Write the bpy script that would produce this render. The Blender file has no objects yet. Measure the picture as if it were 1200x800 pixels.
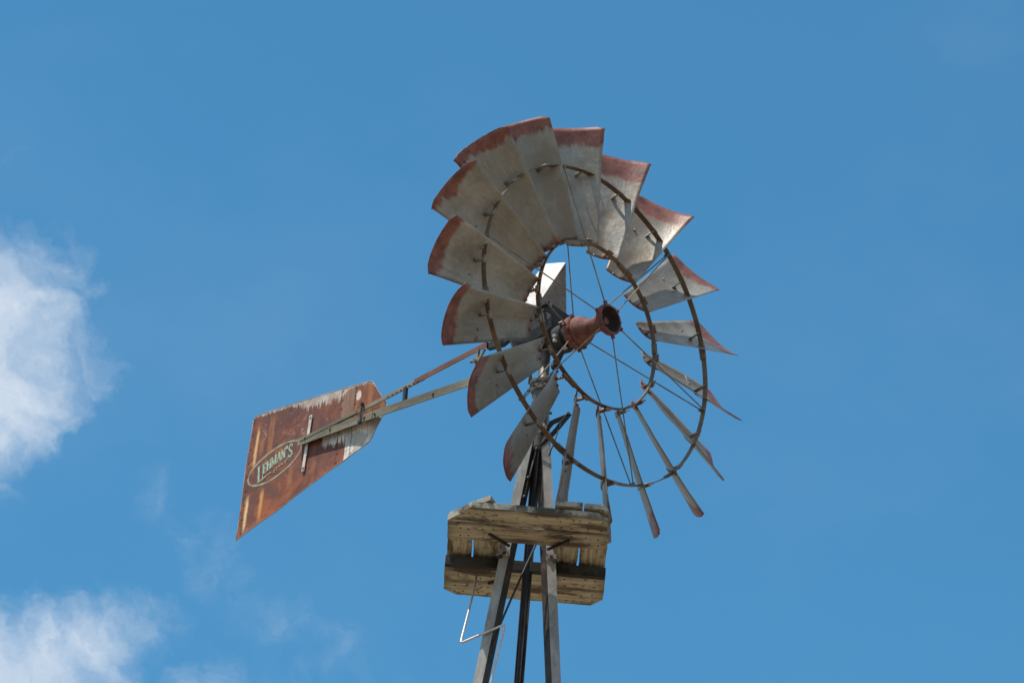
import bpy, bmesh, math, random
from mathutils import Vector, Matrix, noise
random.seed(11)
R = math.radians
S = bpy.context.scene
COL = S.collection

# ------------------------------------------------------------------ node helpers
def new_mat(name):
    m = bpy.data.materials.new(name); m.use_nodes = True
    nt = m.node_tree; nt.nodes.clear()
    out = nt.nodes.new('ShaderNodeOutputMaterial'); b = nt.nodes.new('ShaderNodeBsdfPrincipled')
    nt.links.new(b.outputs[0], out.inputs[0])
    return m, nt, b
class N:
    def __init__(s, nt): s.nt = nt
    def lk(s, a, sock):
        if hasattr(a, 'is_linked') or hasattr(a, 'links'): s.nt.links.new(a, sock)
        else: sock.default_value = a
    def math(s, op, a, b=0.0, c=None, clamp=False):
        n = s.nt.nodes.new('ShaderNodeMath'); n.operation = op; n.use_clamp = clamp
        s.lk(a, n.inputs[0]); s.lk(b, n.inputs[1])
        if c is not None: s.lk(c, n.inputs[2])
        return n.outputs[0]
    def step(s, v, lo, hi):      # smooth 0..1 ramp (lo>hi gives a falling ramp)
        n = s.nt.nodes.new('ShaderNodeMapRange'); n.interpolation_type = 'SMOOTHSTEP'
        inv = lo > hi
        if inv: lo, hi = hi, lo
        s.lk(v, n.inputs[0]); n.inputs[1].default_value = lo; n.inputs[2].default_value = hi
        n.inputs[3].default_value = 1.0 if inv else 0.0; n.inputs[4].default_value = 0.0 if inv else 1.0
        return n.outputs[0]
    def coord(s, kind='Object'):
        return s.nt.nodes.new('ShaderNodeTexCoord').outputs[kind]
    def sep(s, v):
        n = s.nt.nodes.new('ShaderNodeSeparateXYZ'); s.lk(v, n.inputs[0]); return n.outputs
    def mapping(s, v, scale=(1,1,1), loc=(0,0,0)):
        n = s.nt.nodes.new('ShaderNodeMapping'); s.lk(v, n.inputs[0])
        n.inputs['Scale'].default_value = scale; n.inputs['Location'].default_value = loc; return n.outputs[0]
    def noise(s, v, scale=5, detail=5, rough=.55, dist=0.0):
        n = s.nt.nodes.new('ShaderNodeTexNoise'); s.lk(v, n.inputs['Vector'])
        n.inputs['Scale'].default_value = scale; n.inputs['Detail'].default_value = detail
        n.inputs['Roughness'].default_value = rough; n.inputs['Distortion'].default_value = dist
        return n.outputs['Fac']
    def mix(s, f, a, b, mode='MIX'):
        n = s.nt.nodes.new('ShaderNodeMix'); n.data_type = 'RGBA'; n.blend_type = mode
        s.lk(f, n.inputs['Factor'])
        for v, i in ((a, 6), (b, 7)):
            if isinstance(v, tuple): n.inputs[i].default_value = (*v, 1) if len(v) == 3 else v
            else: s.nt.links.new(v, n.inputs[i])
        return n.outputs[2]
    def vadd(s, a, b):
        n = s.nt.nodes.new('ShaderNodeVectorMath'); n.operation = 'ADD'; s.lk(a, n.inputs[0]); s.lk(b, n.inputs[1]); return n.outputs[0]
    def rnd(s):
        return s.nt.nodes.new('ShaderNodeObjectInfo').outputs['Random']
    def bump(s, h, strength, dist, bsdf):
        n = s.nt.nodes.new('ShaderNodeBump'); n.inputs['Strength'].default_value = strength
        n.inputs['Distance'].default_value = dist; s.lk(h, n.inputs['Height'])
        s.nt.links.new(n.outputs[0], bsdf.inputs['Normal'])
    def offset(s, v):            # object coordinates shifted by the object's own random number
        r = s.rnd(); c = s.nt.nodes.new('ShaderNodeCombineXYZ')
        for i in range(3): s.lk(s.math('MULTIPLY', r, 17.0 + 9 * i), c.inputs[i])
        return s.vadd(v, c.outputs[0])

def metal_paint(name, base, dark, rust=(.16,.06,.025), rust_amt=.55, metallic=.35, rough=.5, scale=9, stretch=(1,1,1), bump=.25):
    m, nt, b = new_mat(name); n = N(nt)
    v = n.offset(n.coord())
    v = n.mapping(v, stretch)
    a = n.noise(v, scale, 7, .6); g = n.noise(v, scale*6, 5, .65); r = n.noise(v, scale*1.7, 8, .7, .4)
    col = n.mix(n.step(a, .33, .68), dark, base)
    col = n.mix(n.math('MULTIPLY', n.step(g, .45, .75), .35), col, tuple(min(1, x*1.35) for x in base))
    rf = n.step(r, rust_amt, rust_amt + .13)
    col = n.mix(n.math('MULTIPLY', rf, .85), col, rust)
    nt.links.new(col, b.inputs['Base Color'])
    nt.links.new(n.math('MULTIPLY_ADD', rf, -metallic, metallic), b.inputs['Metallic'])
    nt.links.new(n.math('MULTIPLY_ADD', g, .3, rough - .12), b.inputs['Roughness'])
    n.bump(n.math('ADD', g, rf), bump, .003, b)
    return m

GALV = metal_paint('galvanised_steel', (.31,.29,.27), (.18,.165,.155), rust_amt=.68)
LEG = metal_paint('grey_leg_steel', (.36,.34,.315), (.17,.16,.148), rust_amt=.66, scale=9, metallic=.2, stretch=(1,1,.35), bump=.5)
CAPM = metal_paint('dull_grey_casting', (.14,.125,.11), (.06,.055,.05), rust_amt=.6, scale=10, metallic=.3)
FRONT = metal_paint('shaded_sheet_metal', (.34,.30,.275), (.17,.145,.135), rust=(.10,.075,.06), rust_amt=.62, metallic=.2, rough=.6, scale=9)
DARK = metal_paint('dark_oily_iron', (.035,.035,.035), (.015,.015,.016), rust=(.09,.035,.015), rust_amt=.6, metallic=.3, rough=.6)
OLIVE = metal_paint('weathered_grey_green_steel', (.235,.205,.145), (.10,.085,.055), rust=(.12,.05,.02), rust_amt=.6, metallic=.2, rough=.6, stretch=(.3,1,1))
RUSTY = metal_paint('rusted_bar', (.20,.075,.04), (.10,.035,.02), rust=(.25,.12,.07), rust_amt=.55, metallic=.1, rough=.75, stretch=(.4,1,1))
BROWN = metal_paint('brown_rim_steel', (.17,.105,.055), (.085,.05,.028), rust=(.28,.16,.09), rust_amt=.62, metallic=.2, rough=.5)
HUB = metal_paint('rust_red_casting', (.215,.068,.050), (.085,.026,.020), rust=(.29,.165,.125), rust_amt=.55, metallic=.05, rough=.7, scale=22, bump=.9)
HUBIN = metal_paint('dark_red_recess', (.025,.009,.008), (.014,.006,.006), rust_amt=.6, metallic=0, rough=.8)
BRIGHT = metal_paint('bright_sheet_metal', (.78,.74,.69), (.58,.54,.50), rust=(.2,.13,.09), rust_amt=.74, metallic=.3, rough=.45, scale=7)
WIRE = metal_paint('pale_rod_steel', (.62,.57,.52), (.42,.38,.35), rust_amt=.75, metallic=.3, rough=.4)
WHITEP = metal_paint('flaking_white_paint', (.62,.56,.50), (.45,.33,.27), rust=(.25,.10,.05), rust_amt=.58, metallic=0, rough=.7, scale=20)
MINT = metal_paint('mint_green_lettering', (.38,.50,.37), (.25,.33,.23), rust=(.28,.10,.04), rust_amt=.52, metallic=0, rough=.7, scale=28)
OVALP = metal_paint('faded_grey_green_paint', (.34,.32,.22), (.24,.19,.12), rust=(.24,.085,.035), rust_amt=.51, metallic=0, rough=.7, scale=22)

# blade: galvanised sheet whose painted tip and root have gone rust red
def blade_material():
    m, nt, b = new_mat('galvanised_blade'); n = N(nt)
    v0 = n.coord(); x, y, z = n.sep(v0)
    v = n.offset(v0)
    a = n.noise(v, 5, 7, .6); g = n.noise(v, 40, 6, .65); st = n.noise(n.mapping(v, (14,14,1.6)), 2.2, 6, .6)
    col = n.mix(n.step(a, .3, .7), (.23,.21,.175), (.37,.345,.30))
    col = n.mix(n.math('MULTIPLY', n.step(g, .4, .75), .3), col, (.48,.44,.40))
    col = n.mix(n.math('MULTIPLY', n.step(st, .55, .78), .5), col, (.19,.13,.085))
    rv = n.rnd(); rv2 = n.math('FRACT', n.math('MULTIPLY', rv, 7.31)); rv3 = n.math('FRACT', n.math('MULTIPLY', rv, 23.7))
    lowf = n.noise(v, 4.5, 4, .55)
    edge = n.math('MULTIPLY_ADD', n.math('SUBTRACT', st, .5), n.math('MULTIPLY_ADD', rv2, .16, .03), z)
    edge = n.math('MULTIPLY_ADD', n.math('SUBTRACT', lowf, .5), .16, edge)
    edge = n.math('MULTIPLY_ADD', rv, .075, edge)
    tip = n.step(edge, 1.115, 1.150)
    # whole-blade staining: each sheet has weathered on its own
    stain = n.math('MULTIPLY', n.step(lowf, .44, .60), n.math('MULTIPLY', rv3, .75))
    col = n.mix(stain, col, (.20,.135,.085))
    col = n.mix(n.math('MULTIPLY_ADD', rv2, .55, 0.0), col, (.17,.155,.13))
    scr = n.noise(n.mapping(v, (60,60,3)), 1.5, 5, .7)
    col = n.mix(n.math('MULTIPLY', n.step(scr, .60, .68), .45), col, (.50,.46,.42))
    root = n.step(n.math('MULTIPLY_ADD', rv, -.05, edge), .535, .49)
    rr = n.noise(v, 16, 8, .7)
    red = n.mix(n.step(rr, .35, .65), (.12,.034,.024), (.235,.078,.052))
    red = n.mix(n.step(rr, .66, .76), red, (.40,.38,.36))
    k = n.math('MAXIMUM', tip, n.math('MULTIPLY', root, .85))
    spots = n.math('MULTIPLY', n.step(rr, .66, .75), .7)
    col = n.mix(spots, col, (.17,.08,.045))
    col = n.mix(k, col, red)
    nt.links.new(col, b.inputs['Base Color'])
    nt.links.new(n.math('MULTIPLY_ADD', k, -.38, .4), b.inputs['Metallic'])
    nt.links.new(n.math('MULTIPLY_ADD', g, .25, .36), b.inputs['Roughness'])
    n.bump(n.math('ADD', n.math('MULTIPLY', a, 3.0), g), .3, .004, b)
    return m
BLADE = blade_material()

def wood_material(name='weathered_plank', dk=1.0):             # plank grain runs along local x
    m, nt, b = new_mat(name); n = N(nt)
    v0 = n.coord(); v = n.offset(v0)
    wob = n.noise(n.mapping(v, (3,3,3)), 1.0, 3, .5)
    gr = n.noise(n.mapping(v, (2.4,50,50)), 1.6, 10, .68, .7)
    fine = n.noise(n.mapping(v, (5,130,130)), 1.5, 6, .7)
    blot = n.noise(n.mapping(v, (3.2,12,12)), 1.0, 7, .55, .5)
    moss = n.noise(v, 5, 7, .65)
    dirt = n.noise(v, 22, 7, .7)
    wv = nt.nodes.new('ShaderNodeTexVoronoi'); nt.links.new(n.mapping(v, (2.4,10,10)), wv.inputs['Vector']); wv.inputs['Scale'].default_value = 1.0
    ds = n.math('MULTIPLY_ADD', n.math('SUBTRACT', gr, .5), .18, wv.outputs['Distance'])
    knot = n.step(ds, .36, .22); halo = n.step(ds, .55, .3)
    col = n.mix(n.step(gr, .34, .62), (.24,.19,.115), (.50,.435,.29))
    col = n.mix(n.math('MULTIPLY', n.step(fine, .48, .68), .40), col, (.19,.14,.09))
    col = n.mix(n.math('MULTIPLY', halo, .45), col, (.20,.11,.055))
    col = n.mix(n.math('MULTIPLY', n.step(moss, .58, .75), .4), col, (.20,.205,.09))
    col = n.mix(n.math('MULTIPLY', n.step(n.noise(v, 7, 7, .7), .56, .68), .6), col, (.50,.46,.36))
    col = n.mix(n.math('MULTIPLY', n.step(blot, .56, .64), .85), col, (.060,.040,.026))
    col = n.mix(n.math('MULTIPLY', n.step(dirt, .52, .66), .75), col, (.07,.05,.033))
    col = n.mix(n.math('MULTIPLY', knot, .9), col, (.06,.028,.016))
    ys = n.math('ABSOLUTE', n.sep(v0)[1])
    ed = n.step(n.math('MULTIPLY_ADD', n.math('SUBTRACT', n.noise(v, 9, 6, .65), .5), .09, ys), .050, .088)
    col = n.mix(n.math('MULTIPLY', ed, .72), col, (.075,.058,.038))
    xe = n.math('ABSOLUTE', n.sep(v0)[0]); ee = n.step(n.math('MULTIPLY_ADD', n.math('SUBTRACT', n.noise(v, 14, 6, .65), .5), .16, xe), .36, .44)
    col = n.mix(n.math('MULTIPLY', ee, .55), col, (.11,.085,.055))
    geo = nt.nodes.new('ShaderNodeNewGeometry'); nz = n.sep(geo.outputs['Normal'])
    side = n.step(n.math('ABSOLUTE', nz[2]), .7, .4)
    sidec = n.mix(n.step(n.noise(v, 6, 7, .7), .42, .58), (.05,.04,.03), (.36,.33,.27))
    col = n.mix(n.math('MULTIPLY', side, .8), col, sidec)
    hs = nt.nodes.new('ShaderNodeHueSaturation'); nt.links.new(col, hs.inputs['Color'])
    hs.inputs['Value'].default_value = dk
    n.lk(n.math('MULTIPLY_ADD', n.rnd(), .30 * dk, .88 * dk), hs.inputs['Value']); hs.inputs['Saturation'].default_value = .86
    nt.links.new(hs.outputs[0], b.inputs['Base Color']); b.inputs['Roughness'].default_value = .88
    n.bump(n.math('ADD', gr, fine), .6, .005, b)
    return m
WOOD = wood_material(); SHADE_WOOD = wood_material('dark_shade_wood', .13)

def vane_material():             # x along the boom (-2.3 far end .. -1.25), z up
    m, nt, b = new_mat('rusted_vane_sheet'); n = N(nt)
    v = n.coord(); x, y, z = n.sep(v)
    big = n.noise(v, 4, 6, .6); med = n.noise(v, 16, 8, .7, .3); fine = n.noise(v, 90, 5, .7)
    streak = n.noise(n.mapping(n.vadd(v, (0,0,0)), (15,1,1.6)), 1.0, 7, .65, .5); streak2 = n.noise(n.mapping(v, (70,1,4)), 1.0, 5, .6)
    rag = n.noise(n.mapping(v, (60,1,6)), 1.0, 5, .65)
    col = n.mix(n.step(med, .32, .68), (.115,.036,.026), (.21,.060,.030))
    col = n.mix(n.math('MULTIPLY', n.step(n.math('MULTIPLY_ADD', big, .35, n.math('MULTIPLY', streak, .7)), .46, .62), .85), col, (.29,.085,.027))
    col = n.mix(n.math('MULTIPLY', n.step(big, .47, .58), .7), col, (.125,.046,.038))
    col = n.mix(n.math('MULTIPLY', n.step(fine, .55, .75), .3), col, (.30,.14,.07))
    sp = n.noise(v, 30, 7, .7); col = n.mix(n.math('MULTIPLY', n.step(sp, .55, .66), .55), col, (.085,.035,.028))
    sp2 = n.noise(n.mapping(v, (9,1,5)), 1.0, 7, .7, .6); col = n.mix(n.math('MULTIPLY', n.step(sp2, .52, .64), .55), col, (.42,.155,.05))
    # warmer, more orange toward the lower edge
    col = n.mix(n.math('MULTIPLY', n.step(n.math('ADD', z, n.math('MULTIPLY', streak, .3)), .34, .0), .7), col, (.35,.092,.026))
    scp = n.noise(n.mapping(v, (5,1,9)), 1.3, 9, .72, 1.2)
    col = n.mix(n.math('MULTIPLY', n.step(scp,   .61, .65), .7), col, (.46,.36,.29))
    col = n.mix(n.math('MULTIPLY', n.step(n.noise(v, 4.2, 7, .66, .9), .46, .60), .72), col, (.088,.034,.030))
    def band(c, w, soft, src=x, slope=0.0):
        d = n.math('ABSOLUTE', n.math('SUBTRACT', n.math('MULTIPLY_ADD', z, slope, src), c))
        return n.step(d, w + soft, w)
    # thin yellow run-off streaks near the far edge
    wob = n.math('MULTIPLY_ADD', n.math('SUBTRACT', med, .5), .03, x)
    for c, w, z0, z1, col2, k in ((-2.268,.006,-.2,.02,(.75,.50,.22),.95), (-2.245,.004,.22,.47,(.70,.42,.18),.85), (-2.15,.007,-.16,.03,(.62,.30,.08),.9),
                                 (-2.13,.013,.26,.52,(.34,.13,.04),.7), (-1.93,.01,-.02,.12,(.36,.14,.05),.6), (-1.75,.015,.0,.1,(.34,.12,.04),.6), (-2.2,.01,.28,.4,(.38,.16,.05),.4)):
        f = n.math('MULTIPLY', band(c, w, .014, wob), n.math('MULTIPLY', n.step(z, z0-.03, z0+.05), n.step(z, z1+.04, z1-.04)))
        f = n.math('MULTIPLY', f, n.step(streak2, .25, .55)); f = n.math('MULTIPLY', f, k)
        col = n.mix(f, col, col2)
    # paler bare patch of sheet between two seams
    pnl = n.math('MULTIPLY', n.step(x, -1.575, -1.57), n.step(x, -1.462, -1.467)); pnl = n.math('MULTIPLY', pnl, n.step(z, .235, .245))
    col = n.mix(n.math('MULTIPLY', pnl, .8), col, n.mix(n.step(streak2, .35, .65), (.21,.105,.07), (.30,.17,.12)))
    org = n.math('MULTIPLY', n.step(x, -1.46, -1.455), n.step(z, .2, .3))
    col = n.mix(n.math('MULTIPLY', org, .65), col, n.mix(n.step(streak, .4, .62), (.20,.05,.018), (.42,.15,.04)))
    # white paint: ragged fringe under the top edge
    ztop = n.math('MULTIPLY_ADD', x, -.0893, .3735)
    d = n.math('SUBTRACT', ztop, z)
    dep = n.math('MULTIPLY_ADD', n.math('MULTIPLY', n.step(x, -2.05, -1.75), n.step(x, -1.50, -1.60)), .050, .012)
    lim = n.math('MULTIPLY', dep, n.math('MULTIPLY_ADD', rag, 5.0, -1.5))
    fr = n.step(n.math('SUBTRACT', d, lim), .006, -.006)
    fr = n.math('MULTIPLY', fr, n.step(rag, .28, .40))
    wcol = n.mix(n.step(med, .4, .62), (.34,.27,.22), (.52,.47,.42))
    col = n.mix(n.math('MULTIPLY', fr, .9), col, wcol)
    # round white spot
    dx = n.math('SUBTRACT', x, -1.435); dz = n.math('SUBTRACT', z, .425)
    rr = n.math('SQRT', n.math('ADD', n.math('MULTIPLY', n.math('MULTIPLY', dx, dx), 2.4), n.math('MULTIPLY', dz, dz)))
    rr = n.math('MULTIPLY_ADD', med, .03, rr)
    col = n.mix(n.step(rr, .052, .042), col, (.62,.50,.40))
    # pale patch left below the boom near the corner
    zb = n.math('MULTIPLY_ADD', x, -.02, .2)
    lowlim = n.math('MULTIPLY_ADD', n.step(x, -1.51, -1.50), -.30, n.math('MULTIPLY_ADD', rag, .28, .02))
    lowlim = n.math('MULTIPLY_ADD', n.math('ABSOLUTE', n.math('SUBTRACT', x, -1.58)), .12, lowlim)
    pt = n.math('MULTIPLY', n.step(n.math('SUBTRACT', z, lowlim), -.006, .006), n.step(x, -1.70, -1.685))
    pt = n.math('MULTIPLY', pt, n.step(z, .275, .26))
    pcol = n.mix(n.step(n.noise(v, 9, 6, .6), .45, .6), (.42,.39,.36), (.70,.65,.58))
    pcol = n.mix(n.math('MULTIPLY', n.step(streak2, .55, .68), .6), pcol, (.28,.15,.09))
    col = n.mix(pt, col, pcol)
    # seams
    for c in (-1.572, -1.465):
        col = n.mix(n.math('MULTIPLY', band(c, .002, .003), .75), col, (.05,.022,.015))
    nt.links.new(col, b.inputs['Base Color'])
    b.inputs['Roughness'].default_value = .78; b.inputs['Metallic'].default_value = .05
    n.bump(n.math('ADD', n.math('MULTIPLY', big, 6.0), med), .35, .004, b)
    return m
VANE = vane_material()

# ------------------------------------------------------------------ mesh helpers
def link(name, me, mat, parent=None, loc=(0,0,0), rot=(0,0,0), smooth=False):
    o = bpy.data.objects.new(name, me); COL.objects.link(o)
    if mat: me.materials.append(mat)
    if smooth:
        for p in me.polygons: p.use_smooth = True
    o.parent = parent; o.location = loc; o.rotation_euler = rot
    return o
def fin(bm, name, mat, parent=None, loc=(0,0,0), rot=(0,0,0), smooth=False, bevel=0, seg=2, auto=None):
    bmesh.ops.recalc_face_normals(bm, faces=bm.faces)
    me = bpy.data.meshes.new(name); bm.to_mesh(me); bm.free()
    o = link(name, me, mat, parent, loc, rot, smooth)
    if bevel:
        md = o.modifiers.new('bevel', 'BEVEL'); md.width = bevel; md.segments = seg; md.limit_method = 'ANGLE'; md.angle_limit = R(35)
    return o
def frame(d):
    d = d.normalized(); u = d.orthogonal().normalized() if abs(d.z) > .95 else Vector((0,0,1)).cross(d).normalized()
    return u, d.cross(u)
def tube(bm, pts, r, n=10, r2=None, caps=True):
    pts = [Vector(p) for p in pts]; rings = []
    m = len(pts)
    for i, p in enumerate(pts):
        d = (pts[min(i+1, m-1)] - pts[max(i-1, 0)])
        u, w = frame(d)
        if rings:
            # keep the frame from flipping
            if u.dot(lastu) < 0: u, w = -u, -w
        lastu = u
        rr = r if r2 is None else r + (r2 - r) * i / (m - 1)
        rings.append([bm.verts.new(p + (u*math.cos(t) + w*math.sin(t))*rr) for t in [2*math.pi*k/n for k in range(n)]])
    for a, b in zip(rings, rings[1:]):
        for k in range(n): bm.faces.new((a[k], a[(k+1)%n], b[(k+1)%n], b[k]))
    if caps: bm.faces.new(rings[0][::-1]); bm.faces.new(rings[-1])
def bar(bm, p, q, w, h, up=None):
    """square bar from p to q: w across, h along `up`"""
    p, q = Vector(p), Vector(q); d = (q-p).normalized()
    up = Vector(up) if up else Vector((0,0,1))
    s = d.cross(up).normalized(); u = s.cross(d).normalized()
    vs = [[bm.verts.new(c + s*sx*w/2 + u*su*h/2) for sx, su in ((-1,-1),(1,-1),(1,1),(-1,1))] for c in (p, q)]
    a, b = vs
    for k in range(4): bm.faces.new((a[k], a[(k+1)%4], b[(k+1)%4], b[k]))
    bm.faces.new(a[::-1]); bm.faces.new(b)
def sweep(bm, p, q, prof):
    """prof: closed list of offset vectors swept from p to q"""
    p, q = Vector(p), Vector(q)
    a = [bm.verts.new(p + Vector(o)) for o in prof]; b = [bm.verts.new(q + Vector(o)) for o in prof]
    k = len(prof)
    for i in range(k): bm.faces.new((a[i], a[(i+1)%k], b[(i+1)%k], b[i]))
    bm.faces.new(a[::-1]); bm.faces.new(b)
def lathe_x(bm, prof, n=40, cy=0, cz=0, closed=False):
    """prof: (x, r) pairs turned about the x axis"""
    rings = []
    for x, r in prof:
        rings.append([bm.verts.new((x, cy + r*math.cos(t), cz + r*math.sin(t))) for t in [2*math.pi*k/n for k in range(n)]])
    prs = list(zip(rings, rings[1:])) + ([(rings[-1], rings[0])] if closed else [])
    for a, b in prs:
        for k in range(n): bm.faces.new((a[k], a[(k+1)%n], b[(k+1)%n], b[k]))
    if not closed: bm.faces.new(rings[0][::-1]); bm.faces.new(rings[-1])
def lathe_z(bm, prof, n=32, cx=0, cy=0):
    rings = []
    for z, r in prof:
        rings.append([bm.verts.new((cx + r*math.cos(t), cy + r*math.sin(t), z)) for t in [2*math.pi*k/n for k in range(n)]])
    for a, b in zip(rings, rings[1:]):
        for k in range(n): bm.faces.new((a[k], a[(k+1)%n], b[(k+1)%n], b[k]))
    bm.faces.new(rings[0][::-1]); bm.faces.new(rings[-1])
def bolt(bm, p, d, r=.009, h=.012):
    p = Vector(p); d = Vector(d).normalized(); u, w = frame(d)
    a = [bm.verts.new(p + (u*math.cos(k*math.pi/3) + w*math.sin(k*math.pi/3))*r) for k in range(6)]
    b = [bm.verts.new(v.co + d*h) for v in a]
    for k in range(6): bm.faces.new((a[k], a[(k+1)%6], b[(k+1)%6], b[k]))
    bm.faces.new(a[::-1]); bm.faces.new(b)
def prism(bm, poly, off):
    """closed polygon (3-d points) extruded by off"""
    a = [bm.verts.new(Vector(p)) for p in poly]; b = [bm.verts.new(Vector(p) + Vector(off)) for p in poly]
    k = len(poly)
    for i in range(k): bm.faces.new((a[i], a[(i+1)%k], b[(i+1)%k], b[i]))
    bm.faces.new(a[::-1]); bm.faces.new(b)

# ------------------------------------------------------------------ dimensions
Z0 = 13.137                      # height of the turntable collar above the ground
YAW = R(-44)                     # the head's own x axis points out along the hub
HEAD = dict(loc=(0,0,Z0), rot=(0,0,YAW))

root = bpy.data.objects.new('windmill', None); COL.objects.link(root)
root['label'] = 'tall farm windmill with bladed wheel, rusty tail vane and wooden platform on steel legs'
root['category'] = 'windmill'

# ------------------------------------------------------------------ tower
LEGD = metal_paint('shaded_leg_steel', (.075,.06,.05), (.03,.025,.022), rust_amt=.6, scale=7)  # leg steel with the shade put into its colour
APEX = -.12; K = .118
def leg_c(ang, z):
    r = .03 + K * (APEX - z)
    return Vector((r*math.cos(R(ang)) - .004, r*math.sin(R(ang)), Z0 + z))
for ang, e1, e2 in ((-152, (1,-.10), (.72,.69)), (-28, (-1,-.10), (-.72,.69)), (88, (.5,-.87), (-.5,-.87))):
    bm = bmesh.new()
    f1, f2, t = .048, .098, .006
    if ang == 88: f1 = f2 = .052
    a = Vector((e1[0], e1[1], 0)).normalized(); b = Vector((e2[0], e2[1], 0)).normalized()
    # L profile: heel at the outer corner, two flanges
    prof = [Vector((0,0,0)), a*f1, a*f1 + b*t, a*t + b*t*1.2, b*f2 + a*t, b*f2]
    top, bot = leg_c(ang, -.10 if ang == 88 else -.155), leg_c(ang, -Z0)
    shift = -a*f1*.5 if ang != 88 else Vector((0,0,0))
    sweep(bm, bot + shift, top + shift*.75, prof)
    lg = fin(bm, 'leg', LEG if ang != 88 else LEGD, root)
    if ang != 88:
        lg.data.materials.append(LEGD)      # shade inside the angle iron, put into the colour
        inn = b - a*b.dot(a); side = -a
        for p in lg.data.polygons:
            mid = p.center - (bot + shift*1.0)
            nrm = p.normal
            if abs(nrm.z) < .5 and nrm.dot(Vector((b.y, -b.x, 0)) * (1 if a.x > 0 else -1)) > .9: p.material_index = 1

# bolted girts and the pump rod inside the legs
def strut_obj(name, pts, w, h, mat, up=None, bolts=()):
    bm = bmesh.new()
    for p, q in zip(pts, pts[1:]): bar(bm, p, q, w, h, up)
    for bp, bd in bolts: bolt(bm, bp, bd)
    return fin(bm, name, mat, root, bevel=.001, seg=1)
for zc in (-3.2, -6.4, -9.6):
    c = [leg_c(a_, zc) for a_ in (-152, -28, 88)]
    for i in range(3):
        strut_obj('girt', [c[i], c[(i+1)%3]], .006, .045, LEG)
bm = bmesh.new(); tube(bm, [(.0,.005,.4),(0,.005,Z0-.05)], .011, 10); fin(bm, 'pump_rod', DARK, root, smooth=True)
# slim brace rods seen between the legs, just under the platform
bm = bmesh.new(); tube(bm, [leg_c(-150,-1.66)+Vector((.03,.01,0)), leg_c(-120,-1.38)+Vector((.02,.05,0)), leg_c(-60,-1.0)+Vector((-.02,.03,0))], .006, 8)
fin(bm, 'brace_rod', DARK, root, smooth=True)
bm = bmesh.new(); tube(bm, [leg_c(-150,-.98)+Vector((.035,.02,0)), leg_c(-140,-.60)+Vector((.04,.02,0)), leg_c(-90,-.42)+Vector((.0,.02,0))], .005, 8)
for q in (-.62,-.74,-.86): bolt(bm, leg_c(-150,q)+Vector((.045,.0,0)), (0,-1,0), .010, .02)
fin(bm, 'brace_rod', DARK, root, smooth=True)

# clamp plates and the two crossed arms below the collar
GL = lambda x, z, y=0.0: Vector((x, y, Z0 + z))
strut_obj('clamp_bar', [GL(-.070,-.375,-.065), GL(.035,-.305,-.085)], .008, .034, LEG, (0,-.2,1), [(GL(-.062,-.37,-.07),(0,-1,0)), (GL(.02,-.315,-.09),(0,-1,0))])
strut_obj('furl_arm', [GL(.02,-.33,-.035), GL(.068,-.245,-.02), GL(.15,-.19,-.01)], .010, .026, DARK, (0,-.2,1))
strut_obj('furl_arm', [GL(.02,-.40,-.03), GL(.085,-.30,-.02), GL(.158,-.175,-.01)], .012, .026, DARK, (0,-.2,1), [(GL(.15,-.185,-.02),(0,-1,0))])
bm = bmesh.new(); tube(bm, [GL(.118,-.23,-.02), GL(.085,-.38,-.03), GL(.06,-.47,-.03)], .0035, 8); fin(bm, 'furl_wire', DARK, root, smooth=True)
# tower cap: stub tower casting with flanges, bolts and the turntable collar
bm = bmesh.new()
lathe_z(bm, [(-.42,.030),(-.40,.036),(-.30,.040),(-.22,.044),(-.16,.046),(-.155,.052),(-.125,.052),(-.12,.047),(-.06,.048),(-.055,.062),(-.03,.064),(-.02,.060),(-.015,.070),(.005,.072),(.012,.060),(.02,.045)], 32)
for k in range(7):
    t = k*math.tau/7 + .4
    bolt(bm, (.060*math.cos(t), .060*math.sin(t), -.045), (math.cos(t), math.sin(t), 0), .009, .022)
    bolt(bm, (.043*math.cos(t+.4), .043*math.sin(t+.4), -.18), (math.cos(t+.4), math.sin(t+.4), 0), .008, .02)
    bolt(bm, (.041*math.cos(t+.1), .041*math.sin(t+.1), -.26), (math.cos(t+.1), math.sin(t+.1), 0), .008, .018)
o = fin(bm, 'tower_cap', CAPM, root, loc=(0,0,Z0), bevel=.0015, seg=1)

# ------------------------------------------------------------------ mast and gearbox
bm = bmesh.new()
lathe_z(bm, [(.02,.040),(.03,.030),(.2,.030),(.24,.034)], 28)
tube(bm, [(-.085,-.02,.02),(-.055,-.045,.12),(-.062,-.05,.22)], .005, 8)
tube(bm, [(-.055,-.03,.01),(-.062,-.045,.10),(-.045,-.05,.21)], .007, 8)
fin(bm, 'mast', CAPM, root, **HEAD, smooth=True)

# gearbox: cast tub, rounded underneath, with bearing boss, cleats and the lower tail bracket
bm = bmesh.new()
secs = [(-.21,.085,.30,.435),(-.15,.098,.245,.437),(-.08,.104,.215,.44),(0,.104,.205,.44),(.06,.102,.225,.44),(.105,.088,.262,.43)]
rings = []
for x, w, zb, zt in secs:
    ring = [(-w,zt),(-w*1.0,zb+.09),(-w*.86,zb+.035),(-w*.45,zb),(w*.45,zb),(w*.86,zb+.035),(w,zb+.09),(w,zt)]
    rings.append([bm.verts.new((x,y,z)) for y, z in ring])
for p, q in zip(rings, rings[1:]):
    for k in range(8): bm.faces.new((p[k], p[(k+1)%8], q[(k+1)%8], q[k]))
bm.faces.new(rings[0][::-1]); bm.faces.new(rings[-1])
lathe_x(bm, [(.10,.075),(.155,.075),(.165,.06),(.19,.06)], 32, 0, .247)
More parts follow.
